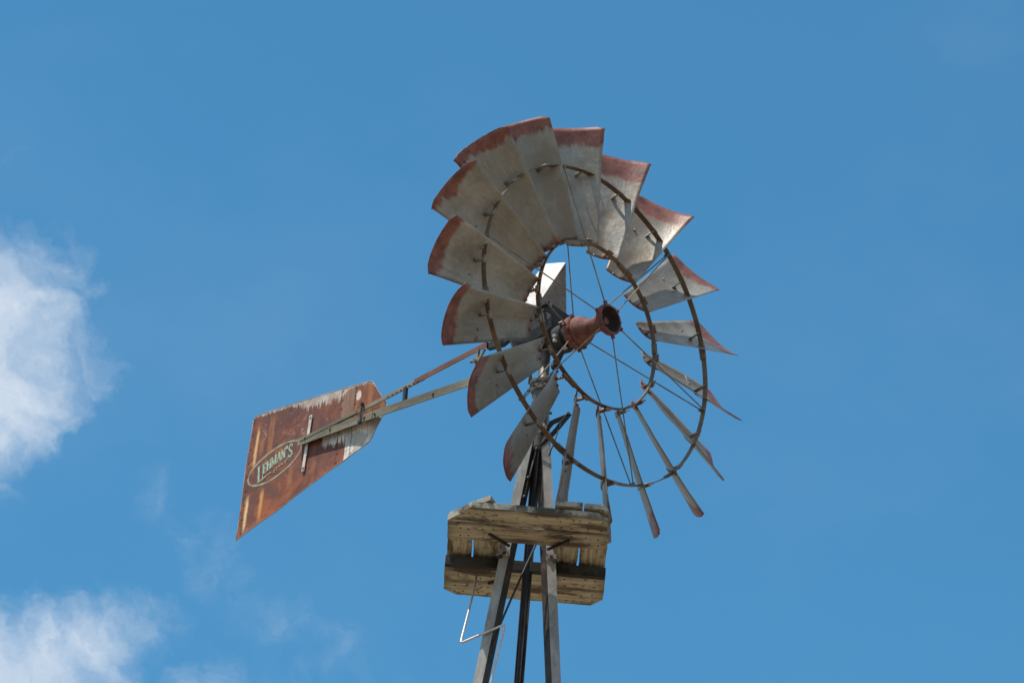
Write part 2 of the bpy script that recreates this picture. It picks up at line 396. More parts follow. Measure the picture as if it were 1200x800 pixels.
# rim round the top of the tub
for y in (-.108,.108): bar(bm, (-.22,y,.432), (.10,y,.432), .014, .02)
for k in range(5): bolt(bm, (-.19+.065*k,-.104,.385), (0,-1,0), .009, .016)
# down-hanging bracket to the tail hinge
prism(bm, [(-.25,-.035,.36),(-.17,-.035,.33),(-.13,-.035,.24),(-.12,-.035,.20),(-.24,-.035,.145),(-.27,-.035,.175),(-.20,-.035,.235)], (0,.03,0))
prism(bm, [(-.21,-.012,.43),(-.27,-.012,.47),(-.34,-.012,.45),(-.44,-.012,.40),(-.44,-.012,.375),(-.33,-.012,.36),(-.27,-.012,.38),(-.21,-.012,.33)], (0,.028,0))
bolt(bm, (-.33,-.01,.41), (0,-1,0), .016, .03); bolt(bm, (-.26,-.03,.19), (0,-1,0), .014, .03); bolt(bm, (-.24,-.01,.43), (0,-1,0), .012, .02)
# brake lever casting below the bearing
prism(bm, [(.10,-.012,.27),(.135,-.012,.26),(.14,-.012,.20),(.185,-.012,.175),(.21,-.012,.19),(.215,-.012,.165),(.175,-.012,.145),(.13,-.012,.15),(.095,-.012,.085),(.07,-.012,.095),(.085,-.012,.16)], (0,.024,0))
lathe_x(bm, [(.062,.0),(.065,.018),(.085,.018),(.088,.0)], 14, 0, .085)
tube(bm, [(.08,0,.07),(.05,-.005,.02),(.04,-.008,-.03)], .005, 8)
tube(bm, [(-.24,-.02,.155),(-.1,-.02,.17),(.08,-.02,.20)], .0045, 8)
fin(bm, 'gearbox', DARK, root, **HEAD, bevel=.003)
gear = [o for o in root.children if o.name == 'gearbox'][0]
# galvanised strap round the bearing
bm = bmesh.new()
n_ = 20; pr = []
for k in range(n_+1):
    t = R(35) + R(255)*k/n_
    pr.append(t)
for x0, x1, r0, r1 in ((.148,.176,.086,.091),):
    vs = []
    for t in pr:
        c, s = math.cos(t), math.sin(t)
        vs.append([bm.verts.new((x, -r*c, .247 + r*s)) for x, r in ((x0,r0),(x1,r0),(x1,r1),(x0,r1))])
    for p, q in zip(vs, vs[1:]):
        for k in range(4): bm.faces.new((p[k], p[(k+1)%4], q[(k+1)%4], q[k]))
    bm.faces.new(vs[0][::-1]); bm.faces.new(vs[-1])
bolt(bm, (.16,-.095,.20), (0,-1,-.3), .010, .02); bolt(bm, (.16,-.09,.175), (0,-1,-.3), .010, .02)
fin(bm, 'bearing_strap', WIRE, gear, bevel=.001, seg=1)

# sheet metal hood
bm = bmesh.new()
w = .114
vA, vB, vC, vD = (-.215,-w,.447), (.032,-w,.452), (.032,w,.452), (-.215,w,.447)
pk, rd, rr_ = (.100,0,.748), (-.064,0,.800), (-.205,0,.655)
V = {k: bm.verts.new(p) for k, p in dict(A=vA,B=vB,C=vC,D=vD,P=pk,Q=rd,R=rr_).items()}
lo = {k: bm.verts.new((V[k].co.x, V[k].co.y*1.02, V[k].co.z - .03)) for k in 'ABCD'}
for f in ((V['A'],V['B'],V['P']), (V['A'],V['P'],V['Q']), (V['A'],V['Q'],V['R']), (V['B'],V['C'],V['P']),
          (V['C'],V['D'],V['P']), (V['D'],V['Q'],V['P']), (V['D'],V['R'],V['Q']), (V['A'],V['R'],V['D'])):
    bm.faces.new(f)
for p, q in (('A','B'),('B','C'),('C','D'),('D','A')): bm.faces.new((V[p], lo[p], lo[q], V[q]))
bm.faces.new((lo['A'],lo['D'],lo['C'],lo['B']))
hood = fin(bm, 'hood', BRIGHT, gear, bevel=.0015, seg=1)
hood.data.materials.append(FRONT)  # front gable: its shade is painted in as a darker sheet colour
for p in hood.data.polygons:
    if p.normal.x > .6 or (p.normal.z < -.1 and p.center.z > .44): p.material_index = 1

# ------------------------------------------------------------------ wheel
HX, HZ = .371, .247
PH0 = R(14)
bm = bmesh.new()
prof = [(-.175,.03),(-.175,.088),(-.165,.096),(-.145,.096),(-.138,.088),(-.134,.077),(-.128,.083),(-.118,.084),(-.112,.079),(-.10,.079),(-.082,.070),(-.05,.049),(-.02,.042),(.02,.042),(.035,.052),(.05,.072),(.062,.084),(.074,.088),(.092,.088),(.097,.084),
        (.096,.074),(.07,.066),(.045,.050),(.04,.03),(.041,.024),(.062,.022),(.066,.018),(.066,.002)]
lathe_x(bm, prof, 48)
for k in range(6):
    t = k*math.tau/6 + .2
    bolt(bm, (.094, .079*math.cos(t), .079*math.sin(t)), (1,0,0), .007, .006)
    bolt(bm, (-.145, .089*math.cos(t), .089*math.sin(t)), (1,0,0), .009, .018)
    t2 = PH0 + (k*3 + .5)*math.tau/18
    for x0 in (.083, -.155): bolt(bm, (x0, -.084*math.sin(t2), .084*math.cos(t2)), (0,-math.sin(t2),math.cos(t2)), .012, .022)
hub = fin(bm, 'wheel_hub', HUB, root, loc=tuple(Matrix.Rotation(YAW, 3, 'Z') @ Vector((HX,0,0)) + Vector((0,0,Z0+HZ))), rot=(0,0,YAW), smooth=True)
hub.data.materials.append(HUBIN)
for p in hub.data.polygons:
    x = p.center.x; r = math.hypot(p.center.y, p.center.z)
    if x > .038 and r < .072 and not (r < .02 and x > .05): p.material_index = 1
md = hub.modifiers.new('edge', 'EDGE_SPLIT'); md.split_angle = R(50)

RIM_IN, RIM_OUT = .475, .902
for rad, wd in ((RIM_IN,.026),(RIM_OUT,.030)):
    bm = bmesh.new()
    rs_ = []
    for k in range(180):
        t = k*math.tau/180; c, s_ = math.cos(t), math.sin(t)
        dr = .0035*noise.noise(Vector((c*2.2, s_*2.2, rad*9))); dx = .005*noise.noise(Vector((c*1.6, s_*1.6, rad*5+4)))
        rs_.append([bm.verts.new((x+dx, (r_+dr)*c, (r_+dr)*s_)) for x, r_ in ((-wd/2,rad-.002),(wd/2,rad-.002),(wd/2,rad+.003),(-wd/2,rad+.003))])
    for k in range(180):
        a, b = rs_[k], rs_[(k+1)%180]
        for q in range(4): bm.faces.new((a[q], a[(q+1)%4], b[(q+1)%4], b[q]))
    # bolted lap joints of the bent strap
    for k in range(6):
        t = R(10 + 60*k + (7 if rad > .6 else 0))
        c, s = math.cos(t), math.sin(t)
        hl = .045 if rad > .6 else .03
        pl = []
        for d_ in (-hl/rad, 0, hl/rad):
            cc, ss = math.cos(t+d_), math.sin(t+d_); pl.append([bm.verts.new((x, r_*cc, r_*ss)) for x, r_ in ((-wd*.56,rad-.007),(wd*.56,rad-.007),(wd*.56,rad+.007),(-wd*.56,rad+.007))])
        for a, b in zip(pl, pl[1:]):
            for q in range(4): bm.faces.new((a[q], a[(q+1)%4], b[(q+1)%4], b[q]))
        bm.faces.new(pl[0][::-1]); bm.faces.new(pl[-1])
        bolt(bm, (.006, (rad+.003)*c, (rad+.003)*s), (0,c,s), .006, .006); bolt(bm, (-.006, (rad-.002)*c, (rad-.002)*s), (0,-c,-s), .006, .006)
    rim = fin(bm, 'rim', BROWN, hub)

NB = 18; BETA = R(37)
def blade_mesh(var):
    bm = bmesh.new()
    rnd = random.Random(var)
    nr, nc = 30, 16
    r0, r1 = .478, 1.186
    cb, sb = math.cos(BETA), math.sin(BETA)
    grid = []
    bend = rnd.uniform(-.022,.022); tw = rnd.uniform(-.06,.06); dent = (rnd.uniform(-.7,.7), rnd.uniform(.2,.9), rnd.uniform(-.012,.010)); crn = rnd.choice((-1,1)); cbend = rnd.choice((0,0,.012,.02,-.012))
    for i in range(nr+1):
        f = i/nr; r = r0 + (r1-r0)*f
        h = (.178 + (.350-.178)*f)/2
        row = []
        for j in range(nc+1):
            c = -1 + 2*j/nc
            rr = r
            # slightly rounded corners at the tip
            if i == nr: rr = r - .016*max(0, abs(c)-.78)/.22 - .010*c*c
            if i == nr-1: rr = r - .006*c*c
            camb = .20*h*(1 - c*c) * (1 + .0*f)
            tang, ax = c*h*cb, c*h*sb
            ang = tw*f
            tang, ax = tang*math.cos(ang) - ax*math.sin(ang), tang*math.sin(ang) + ax*math.cos(ang)
            x = ax - cb*camb - .046 + bend*f*f
            y = tang + sb*camb
            x += .0035*noise.noise(Vector((var*3.1, c*1.7, f*4))) + .0015*noise.noise(Vector((var*5.1, c*5, f*11)))
            x += dent[2]*math.exp(-((c-dent[0])**2/.12 + (f-dent[1])**2/.012)) + cbend*max(0, c*crn-.5)*max(0, f-.7)*6
            row.append(bm.verts.new((x, y, rr)))
        grid.append(row)
    for i in range(nr):
        for j in range(nc):
            bm.faces.new((grid[i][j], grid[i][j+1], grid[i+1][j+1], grid[i+1][j]))
    # rolled stiffening strap riveted across the back at both rims
    for rad in (RIM_IN+.02, RIM_OUT):
        f = (rad-r0)/(r1-r0); h = (.178 + (.350-.178)*f)/2 * .93
        st = []
        for j in range(9):
            c = -1 + 2*j/8
            camb = .20*h*(1-c*c)/.93
            x = c*h*sb - cb*(camb+.006) - .046 + bend*f*f; y = c*h*cb + sb*(camb+.006)
            st.append([bm.verts.new((x, y, rad+d)) for d in (-.012,.012)])
        for a, b in zip(st, st[1:]): bm.faces.new((a[0], b[0], b[1], a[1]))
    for rad in (RIM_IN+.012, RIM_OUT):
        f = (rad-r0)/(r1-r0); h = (.178 + (.350-.178)*f)/2
        camb0 = .20*h
        bar(bm, (-cb*camb0 - .046 + bend*f*f, sb*camb0, rad), (.004, .004, rad + .002), .004, .022, (0,0,1))
        bar(bm, (.004, -.018, rad + .005), (.004, .026, rad + .005), .022, .004, (0,0,1))
        for c in (-.5, .1, .6):
            camb = .20*h*(1-c*c)
            ctr_ = Vector((c*h*sb - cb*camb - .046 + bend*f*f + .001*cb, c*h*cb + sb*camb - .001*sb, rad + (.004 if c > 0 else -.004)))
            bolt(bm, ctr_, (cb, -sb, 0), .0065, .006)
    me = bpy.data.meshes.new('blade'); bm.to_mesh(me); bm.free(); me.materials.append(BLADE)
    for p in me.polygons: p.use_smooth = True
    return me
vars_ = [blade_mesh(v) for v in range(9)]
PH = R(14)
for k in range(NB):
    o = bpy.data.objects.new('blade', vars_[(k*4 + k//9) % 9]); COL.objects.link(o); o.parent = hub
    o.rotation_euler = (PH + k*math.tau/NB + random.uniform(-.008,.008), 0, 0)
    md = o.modifiers.new('sheet', 'SOLIDIFY'); md.thickness = .0022; md.offset = 0
for k in range(6):
    th = PH + (k*3 + .5)*math.tau/NB
    c, s = -math.sin(th), math.cos(th)
    for x0, r_ in ((.083,.07), (-.150,.075)):
        bm = bmesh.new()
        # each arm: a rod from hub flange to outer rim with a threaded end and nut
        tube(bm, [(x0, r_*c, r_*s), (x0*.06, RIM_OUT*c*1.004, RIM_OUT*s*1.004)], .0036, 8)
        bolt(bm, (x0*.1, RIM_OUT*c*.985, RIM_OUT*s*.985), (0,c,s), .010, .012)
        fin(bm, 'spoke', OLIVE, hub, smooth=False)

# ------------------------------------------------------------------ tail
Yb = -.035                       # boom members run on the near side of the sheet
bm = bmesh.new()
def angle_iron(bm, p, q, w, h, t=.006):
    # L section: upright web facing out (-y), flange going in (+y) along its top
    sweep(bm, p, q, [(0,0,-h/2),(0,0,h/2),(0,w,h/2),(0,w,h/2-t),(0,t,h/2-t),(0,t,-h/2)])
angle_iron(bm, (-.235,Yb,.165), (-1.29,Yb,.226), .05, .052)
angle_iron(bm, (-1.27,Yb-.004,.222), (-1.86,Yb-.004,.240), .05, .050)
for s_ in (-.52,-.80,-1.25,-1.33,-1.6,-1.8): bolt(bm, (s_,Yb-.003,.165+(.235+.0)*0-(s_+.235)*.055), (0,-1,0), .008, .010)
boom = fin(bm, 'tail_boom', OLIVE, root, **HEAD, bevel=.001, seg=1)
bm = bmesh.new()
angle_iron(bm, (-.43,Yb+.01,.397), (-.97,Yb+.006,.338), .035, .034)
fin(bm, 'upper_arm', RUSTY, boom, bevel=.001, seg=1)
bm = bmesh.new()
angle_iron(bm, (-.92,Yb+.014,.345), (-1.42,Yb+.0,.285), .03, .028)
angle_iron(bm, (-1.40,Yb-.004,.286), (-1.84,Yb-.008,.248), .03, .022)
for k in range(8): bolt(bm, (-.94-.012*k-.02*k,Yb+.012,.334-.0038*k), (0,-1,0), .006, .012)
fin(bm, 'upper_arm', OLIVE, boom, bevel=.001, seg=1)
bm = bmesh.new(); bar(bm, (-.492,Yb+.012,.39), (-.490,Yb+.012,.18), .014, .016, (1,0,0))
bar(bm, (-.49,Yb+.012,.30), (-.44,Yb+.012,.37), .012, .012, (1,0,0)); bolt(bm, (-.491,Yb+.0,.30), (0,-1,0), .012, .02)
bolt(bm, (-.51,Yb+.0,.31), (-1,0,0), .010, .02)
fin(bm, 'spacer', OLIVE, boom)
bm = bmesh.new(); bar(bm, (-1.036,Yb+.012,.33), (-1.032,Yb+.012,.215), .02, .02, (1,0,0)); fin(bm, 'spacer', DARK, boom)
bm = bmesh.new(); tube(bm, [(-1.352,Yb-.012,.31),(-1.352,Yb-.016,.24),(-1.345,Yb-.014,.19)], .005, 8); tube(bm, [(-1.352,Yb+.03,.308),(-1.352,Yb-.012,.31)], .005, 8)
bolt(bm, (-1.352,Yb-.01,.312), (0,0,1), .011, .012); bolt(bm, (-1.345,Yb-.016,.19), (0,-1,0), .012, .014)
fin(bm, 'u_bolt', DARK, boom)
bm = bmesh.new(); bar(bm, (-1.800,-.012,.412), (-1.815,-.012,.046), .006, .022, (1,0,0))
for z_ in (.40,.07): bolt(bm, (-1.800-(.412-z_)*.042,-.014,z_), (0,-1,0), .007, .008)
fin(bm, 'vane_batten', WHITEP, boom, bevel=.001, seg=1)

# vane sheet, gently creased, with a wired edge
outline = [(-2.304,.555),(-2.290,.572),(-2.256,.576),(-2.0,.553),(-1.7,.526),(-1.36,.495),(-1.345,.488),(-1.245,.322),(-1.243,.30),(-1.315,.115),(-1.33,.095),(-1.50,.020),(-1.90,-.10),(-2.306,-.232),(-2.320,-.237)]
def warp(x, z):
    y = .010*noise.noise(Vector((x*2.6, 0, z*2.6))) + .0035*noise.noise(Vector((x*7, 3, z*3)))
    y += .010*max(0, (x + 1.572))*1.2 if x > -1.572 else 0
    if x > -1.465: y += (x + 1.465)*.10*max(0, 1 - z*1.2)
    cr = x - (-1.365 + (.495-z)*.16)
    if cr > 0: y += .30*cr
    return y
bm = bmesh.new()
vs = [bm.verts.new((x,0,z)) for x, z in outline]; bm.faces.new(vs)
for axis, rng in (((1,0,0), [-2.28+.05*k for k in range(21)]), ((0,0,1), [-.2+.05*k for k in range(16)])):
    for c in rng:
        co = (c,0,0) if axis[0] else (0,0,c)
        bmesh.ops.bisect_plane(bm, geom=bm.verts[:]+bm.edges[:]+bm.faces[:], plane_co=co, plane_no=axis)
for v in bm.verts: v.co.y = warp(v.co.x, v.co.z)
for xr, za, zb_ in ((-1.565,.03,.50),(-1.458,.06,.49),(-2.29,-.2,.54)):
    for k in range(9):
        zz = za + (zb_-za)*k/8; bolt(bm, (xr, warp(xr,zz)-.001, zz), (0,-1,0), .0045, .003)
vane = fin(bm, 'vane', VANE, boom, smooth=True)
md = vane.modifiers.new('sheet', 'SOLIDIFY'); md.thickness = .003; md.offset = 0
md = vane.modifiers.new('edge', 'EDGE_SPLIT'); md.split_angle = R(30)
bm = bmesh.new()
for (x0,z0_), (x1,z1_) in zip(outline, outline[1:] + outline[:1]):
    n_ = max(1, int(math.hypot(x1-x0, z1_-z0_)/.06)); pts = []
    for k in range(n_+1):
        x = x0+(x1-x0)*k/n_; z = z0_+(z1_-z0_)*k/n_; pts.append((x, warp(x,z), z))
    tube(bm, pts, .0032, 6)
fin(bm, 'vane_edge', metal_paint('worn_vane_edge', (.40,.33,.29), (.25,.16,.12), rust=(.14,.05,.03), rust_amt=.52, metallic=.1, rough=.6, scale=10), boom, smooth=True)

# painted oval and lettering, as thin skins just proud of the sheet
ctr = Vector((-2.07,.191)); TI = R(15)
def onvane(u, v, d=.0024):      # oval's own axes -> head coordinates
    x = ctr.x + u*math.cos(TI) - v*math.sin(TI); z = ctr.y + u*math.sin(TI) + v*math.cos(TI)
    return (x, warp(x, z) - d, z)
bm = bmesh.new()
n_ = 72; ring = []
for k in range(n_):
    t = k*math.tau/n_; w_ = .0085 + .0025*noise.noise(Vector((math.cos(t)*2, math.sin(t)*2, 5)))
    ring.append((bm.verts.new(onvane((.221)*math.cos(t), (.106)*math.sin(t))), bm.verts.new(onvane((.221-w_*1.7)*math.cos(t), (.106-w_*1.7)*math.sin(t)))))
for k in range(n_):
    a, b = ring[k], ring[(k+1)%n_]; bm.faces.new((a[0], b[0], b[1], a[1]))
fin(bm, 'painted_oval', OVALP, boom)
# slab-serif letters in a unit box (strokes: x0,y0,x1,y1,width)
ser = .10
G = {
 'L': [(.25,0,.25,1,.26),(0,.05,.95,.05,.13),(0,.95,.5,.95,.11),(.9,.02,.9,.3,.12)],
 'E': [(.25,0,.25,1,.26),(0,.05,.9,.05,.12),(0,.95,.9,.95,.12),(.25,.5,.7,.5,.12),(.86,0,.86,.26,.1),(.86,.74,.86,1,.1),(.68,.38,.68,.62,.08)],
 'H': [(.2,0,.2,1,.24),(.8,0,.8,1,.24),(.2,.5,.8,.5,.13),(.0,.05,.4,.05,.1),(.6,.05,1,.05,.1),(.0,.95,.4,.95,.1),(.6,.95,1,.95,.1)],
 'M': [(.16,0,.16,1,.15),(.84,0,.84,1,.24),(.18,.98,.5,.1,.2),(.5,.1,.82,.98,.12),(0,.05,.34,.05,.1),(.64,.05,1,.05,.1),(.0,.95,.25,.95,.1),(.75,.95,1,.95,.1)],
 'A': [(.14,0,.5,1,.13),(.86,0,.5,1,.24),(.28,.36,.72,.36,.11),(0,.05,.3,.05,.1),(.66,.05,1.02,.05,.1)],
 'N': [(.18,0,.18,1,.14),(.82,0,.82,1,.14),(.18,.98,.82,.02,.24),(0,.05,.36,.05,.1),(.0,.95,.28,.95,.1),(.64,.95,1,.95,.1)],
 "'": [(.5,.68,.6,1.02,.26)],
 'S': [(.86,.70,.82,.93,.13),(.82,.90,.52,.97,.14),(.54,.97,.22,.86,.18),(.24,.9,.16,.66,.2),(.16,.70,.50,.50,.22),(.46,.54,.84,.32,.24),(.84,.36,.78,.12,.2),(.82,.14,.48,.03,.18),(.52,.03,.18,.1,.14),(.16,.06,.12,.3,.13)],
}
bm = bmesh.new()
u = -.150
BASE = -.012
lay = 0
for i, (ch, wd, ht, dy) in enumerate([('L',.048,.108,-.056),('E',.034,.066,-.020),('H',.038,.066,-.016),('M',.044,.066,-.013),('A',.038,.068,-.011),('N',.036,.068,-.010),("'",.016,.07,-.008),('S',.038,.092,-.034)]):
    for j, (x0,y0,x1,y1,w_) in enumerate(G[ch]):
        p = Vector((u + x0*wd + y0*ht*.16, dy + y0*ht)); q = Vector((u + x1*wd + y1*ht*.16, dy + y1*ht))
        d = (q-p); L = d.length; d = d/L if L else Vector((1,0)); nn = Vector((-d.y, d.x))*w_*.5*.054
        dep = .0026 + .00012*((lay + j) % 12)
        bm.faces.new([bm.verts.new(onvane(*c, dep)) for c in (p-nn, q-nn, q+nn, p+nn)])
    lay += 3
    u += wd*.98
# flourish under the name and the small worn line of script, no longer legible
for pts, w_ in (([(-.10,-.052),(-.07,-.044),(-.035,-.046)], .007), ([(.09,-.026),(.115,-.020),(.14,-.024)], .005)):
    for (a0,a1),(b0,b1) in zip(pts, pts[1:]):
        p, q = Vector((a0,a1)), Vector((b0,b1)); nn = Vector((-(q-p).y, (q-p).x)).normalized()*w_/2
        bm.faces.new([bm.verts.new(onvane(*c, .0042)) for c in (p-nn, q-nn, q+nn, p+nn)])
fin(bm, 'lettering', MINT, boom)
bm = bmesh.new()
rg = random.Random(4)
for cx, cy, rx, ry, cnt in ((.0,-.052,.018,.015,6),(.055,-.040,.030,.010,9),(.10,-.040,.012,.009,4)):
    for _ in range(cnt):
        a0, b0 = cx + rg.uniform(-rx,rx), cy + rg.uniform(-ry,ry); r_ = rg.uniform(.003,.007); a_ = rg.uniform(0,3)
        bm.faces.new([bm.verts.new(onvane(a0 + r_*math.cos(a_+k*math.pi/2)*(1.5 if k%2 else .8), b0 + r_*math.sin(a_+k*math.pi/2)*(1.5 if k%2 else .8), (.0042+.0001*_))) for k in range(4)])
fin(bm, 'worn_lettering', OVALP, boom)

# ------------------------------------------------------------------ platform
PZ = Z0 - 1.065                  # underside of the lower planks
X0, X1, Y0, Y1 = -.435, .412, -.485, .475
CH = .075
TH = .036
def plank(name, poly, z, th, along, parent, tilt=0.0, rs=0, nails=()):
    """poly: world xy outline; object origin at its centre, local x along the grain"""
    rnd = random.Random(rs)
    cx = sum(p[0] for p in poly)/len(poly); cy = sum(p[1] for p in poly)/len(poly)
    ang = 0 if along == 'x' else math.pi/2
    ca, sa = math.cos(-ang), math.sin(-ang)
    bm = bmesh.new()
    pts = []
    # subdivide the outline and roughen it a little so no edge is ruler straight
    for (ax, ay), (bx, by) in zip(poly, poly[1:] + poly[:1]):
        L = math.hypot(bx-ax, by-ay); k = max(1, int(L/.05))
        for i in range(k):
            f = i/k; x, y = ax+(bx-ax)*f, ay+(by-ay)*f
            if i: x += rnd.uniform(-.0018,.0018); y += rnd.uniform(-.0018,.0018)
            dx, dy = x-cx, y-cy
            pts.append((dx*ca - dy*sa, dx*sa + dy*ca, 0))
    prism(bm, pts, (0,0,th))
    bmesh.ops.triangulate(bm, faces=[f for f in bm.faces if len(f.verts) > 4])
    for nx in nails:
        for d in (-.035,.035):
            x, y = nx + rnd.uniform(-.012,.012), cy + d + rnd.uniform(-.012,.012)
            dx, dy = x-cx, y-cy
            k0 = len(bm.faces); bolt(bm, (dx*ca - dy*sa, dx*sa + dy*ca, .001), (0,0,-1), .0055, .004)
            bm.faces.ensure_lookup_table()
            for fc in bm.faces[k0:]: fc.material_index = 1
    o = fin(bm, name, WOOD, parent, loc=(cx,cy,z), rot=(tilt, rnd.uniform(-.006,.006), ang), bevel=.0025, seg=2)
    o.data.materials.append(DARK); return o
# bearers bolted to the legs carry the planks: the platform's own mesh
bm = bmesh.new()
for y, x0, x1 in ((-.135+.02,-.20,.20),):
    pass
for sx in (-1, 1):
    c = leg_c(-152 if sx < 0 else -28, -1.06)
    bar(bm, (c.x - sx*.0, c.y+.01, PZ+.006), (c.x, .44, PZ+TH+.004), .035, .006, (0,0,1))
    bolt(bm, (c.x, c.y-.004, PZ-.03), (0,-1,0), .010, .012); bolt(bm, (c.x+.018*sx, c.y-.004, PZ-.05), (0,-1,0), .010, .012)
plat = fin(bm, 'platform', DARK, root)
gap = .010
NAILS = [X0+.06, X0+.11, X0+.19, X0+.24, .15, .21, .30, .36]
yA, yB = -.315, -.145            # joints of the two near planks
plank('plank', [(X0+CH*1.6,Y0),(X1-CH,Y0-.0),(X1-.018,Y0+.05),(X1-.010,yA-gap/2),(X0+.01,yA-gap/2),(X0-.002,Y0+.165)], PZ, TH, 'x', plat, rs=1, nails=NAILS)
plank('plank', [(X0,yA+gap/2),(X1-.008,yA+gap/2),(X1-.004,yB),(X0+.002,yB)], PZ-.002, TH, 'x', plat, rs=2, nails=NAILS)
yC, yD = .125, .30
plank('plank', [(X0-.004,yC),(X1+.002,yC),(X1+.004,yD-gap/2),(X0-.004,yD-gap/2)], PZ-.012, TH+.014, 'x', plat, rs=3, nails=NAILS)
plank('plank', [(X0-.004,yD+gap/2),(X1+.004,yD+gap/2),(X1+.002,Y1-CH),(X1-CH*.8,Y1),(X0+CH*.9,Y1),(X0-.004,Y1-CH*.7)], PZ-.004, TH, 'x', plat, rs=4, nails=NAILS)
# upper boards run front to back over them, leaving the middle open for the tower
ZU = PZ + TH + .006
plank('board', [(X0+.004,Y0+.20),(X0+.132,Y0+.055),(X0+.132,Y1-.01),(X0+.05,Y1-.01),(X0+.004,Y1-.07)], ZU, .03, 'y', plat, rs=5)
plank('board', [(X0+.142,Y0+.045),(X0+.215,Y0-.022),(X0+.285,Y0+.16),(X0+.30,Y1-.02),(X0+.142,Y1-.02)], ZU, .03, 'y', plat, rs=6)
plank('board', [(.115,Y0-.02),(.258,Y0-.022),(.258,Y1-.02),(.115,Y1-.02)], ZU, .03, 'y', plat, rs=7)
plank('board', [(.268,Y0-.02),(X1-.045,Y0-.018),(X1-.004,Y0+.05),(X1-.004,Y1-.07),(X1-.05,Y1-.01),(.268,Y1-.01)], ZU, .03, 'y', plat, rs=8)
# diagonal corner cleats
# dark strip added to paint the shade band along the far planks
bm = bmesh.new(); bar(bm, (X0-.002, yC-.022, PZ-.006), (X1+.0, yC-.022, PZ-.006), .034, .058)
fin(bm, 'shade_strip', SHADE_WOOD, plat, bevel=.002)
for p, q in (((-.215,-.235),(-.105,-.125)), ((.205,-.235),(.095,-.120)), ((.10,.22),(.16,.30)), ((-.12,.22),(-.2,.29))):
    bm = bmesh.new(); z_ = PZ - (.010 if p[1] < 0 else .020)
    bar(bm, (p[0],p[1],z_), (q[0],q[1],z_), .012, .012); fin(bm, 'cleat', DARK, plat)
# white flaking bracket plates where the legs meet the planks
for sx in (-1, 1):
    c = leg_c(-152 if sx < 0 else -28, -1.10)
    bm = bmesh.new(); [bolt(bm, (c.x+dx, c.y-.012, PZ-.028+dz), (0,-1,0), .007, .008) for dx in (-.018,.018) for dz in (-.008,.008)]; bar(bm, (c.x-.034, c.y-.010, PZ-.028), (c.x+.034, c.y-.010, PZ-.028), .004, .035)
    fin(bm, 'leg_bracket', metal_paint('flaked_bracket', (.45,.43,.38), (.08,.06,.05), rust_amt=.5, metallic=0, rough=.8, scale=30), plat)

# ------------------------------------------------------------------ bent rod hooked to the tower leg
bm = bmesh.new()
ya = -.30
pts = [(-.268,.25,Z0-1.070),(-.268,.22,Z0-1.105),(-.276,.12,Z0-1.25),(-.310,-.100,Z0-1.628),(-.3135,-.107,Z0-1.652),(-.304,-.109,Z0-1.655),(-.108,-.109,Z0-1.537),(-.097,-.109,Z0-1.533),(-.095,-.109,Z0-1.545),(-.141,-.109,Z0-1.877),(-.159,-.109,Z0-2.00),(-.165,-.112,Z0-2.1)]
tube(bm, pts, .0062, 10)
rod = fin(bm, 'bent_rod', WIRE, None, smooth=True)
rod['label'] = 'thin pale metal rod bent in a zigzag around the left tower leg below the platform'
rod['category'] = 'rod'

# ------------------------------------------------------------------ ground (below the frame, but it lights everything from underneath)
me = bpy.data.meshes.new('ground'); bm = bmesh.new()
L = 6000
cuts = [-L,-1500,-400,-120,-40,-12,0,12,40,120,400,1500,L]
g = [[bm.verts.new((x,y,0)) for x in cuts] for y in cuts]
for i in range(len(cuts)-1):
    for j in range(len(cuts)-1): bm.faces.new((g[i][j], g[i][j+1], g[i+1][j+1], g[i+1][j]))
bm.to_mesh(me); bm.free()
m, nt, b = new_mat('dry_grass'); n = N(nt); v = n.coord()
col = n.mix(n.step(n.noise(v, .15, 8, .65), .35, .65), (.17,.13,.085), (.30,.235,.165))
col = n.mix(n.math('MULTIPLY', n.step(n.noise(v, 3, 8, .7), .4, .7), .5), col, (.13,.115,.07))
nt.links.new(col, b.inputs['Base Color']); b.inputs['Roughness'].default_value = .95
n.bump(n.noise(v, 12, 6, .7), .6, .05, b)
gr = link('ground', me, m); gr['kind'] = 'structure'

# ------------------------------------------------------------------ camera
YC = -.55206; PC = 31.5; RC = 5.0; C = Vector((0,-19.24,1.6))
y_, p_, r_ = R(YC), R(PC), R(RC)
fwd = Vector((math.sin(y_)*math.cos(p_), math.cos(y_)*math.cos(p_), math.sin(p_)))
r0 = Vector((math.cos(y_), -math.sin(y_), 0)); u0 = r0.cross(fwd)
right = r0*math.cos(r_) + u0*math.sin(r_); up = u0*math.cos(r_) - r0*math.sin(r_)
cd = bpy.data.cameras.new('camera'); cam = bpy.data.objects.new('camera', cd); COL.objects.link(cam)
cam.matrix_world = Matrix(((right.x,up.x,-fwd.x,C.x),(right.y,up.y,-fwd.y,C.y),(right.z,up.z,-fwd.z,C.z),(0,0,0,1)))
cd.sensor_width = 36; cd.lens = 36*4867/1200; cd.clip_start = .5; cd.clip_end = 20000
S.camera = cam

# ------------------------------------------------------------------ sun and sky
sun_dir = Vector((-.35,-.20,.90)).normalized()
elev = math.asin(sun_dir.z); az = math.atan2(sun_dir.x, sun_dir.y)
sd = bpy.data.lights.new('sun', 'SUN'); sd.energy = 4.8; sd.angle = R(.5); sd.color = (1,.94,.86)
so = bpy.data.objects.new('sun', sd); COL.objects.link(so); so.rotation_euler = sun_dir.to_track_quat('Z','Y').to_euler(); so.location = (0,0,40)

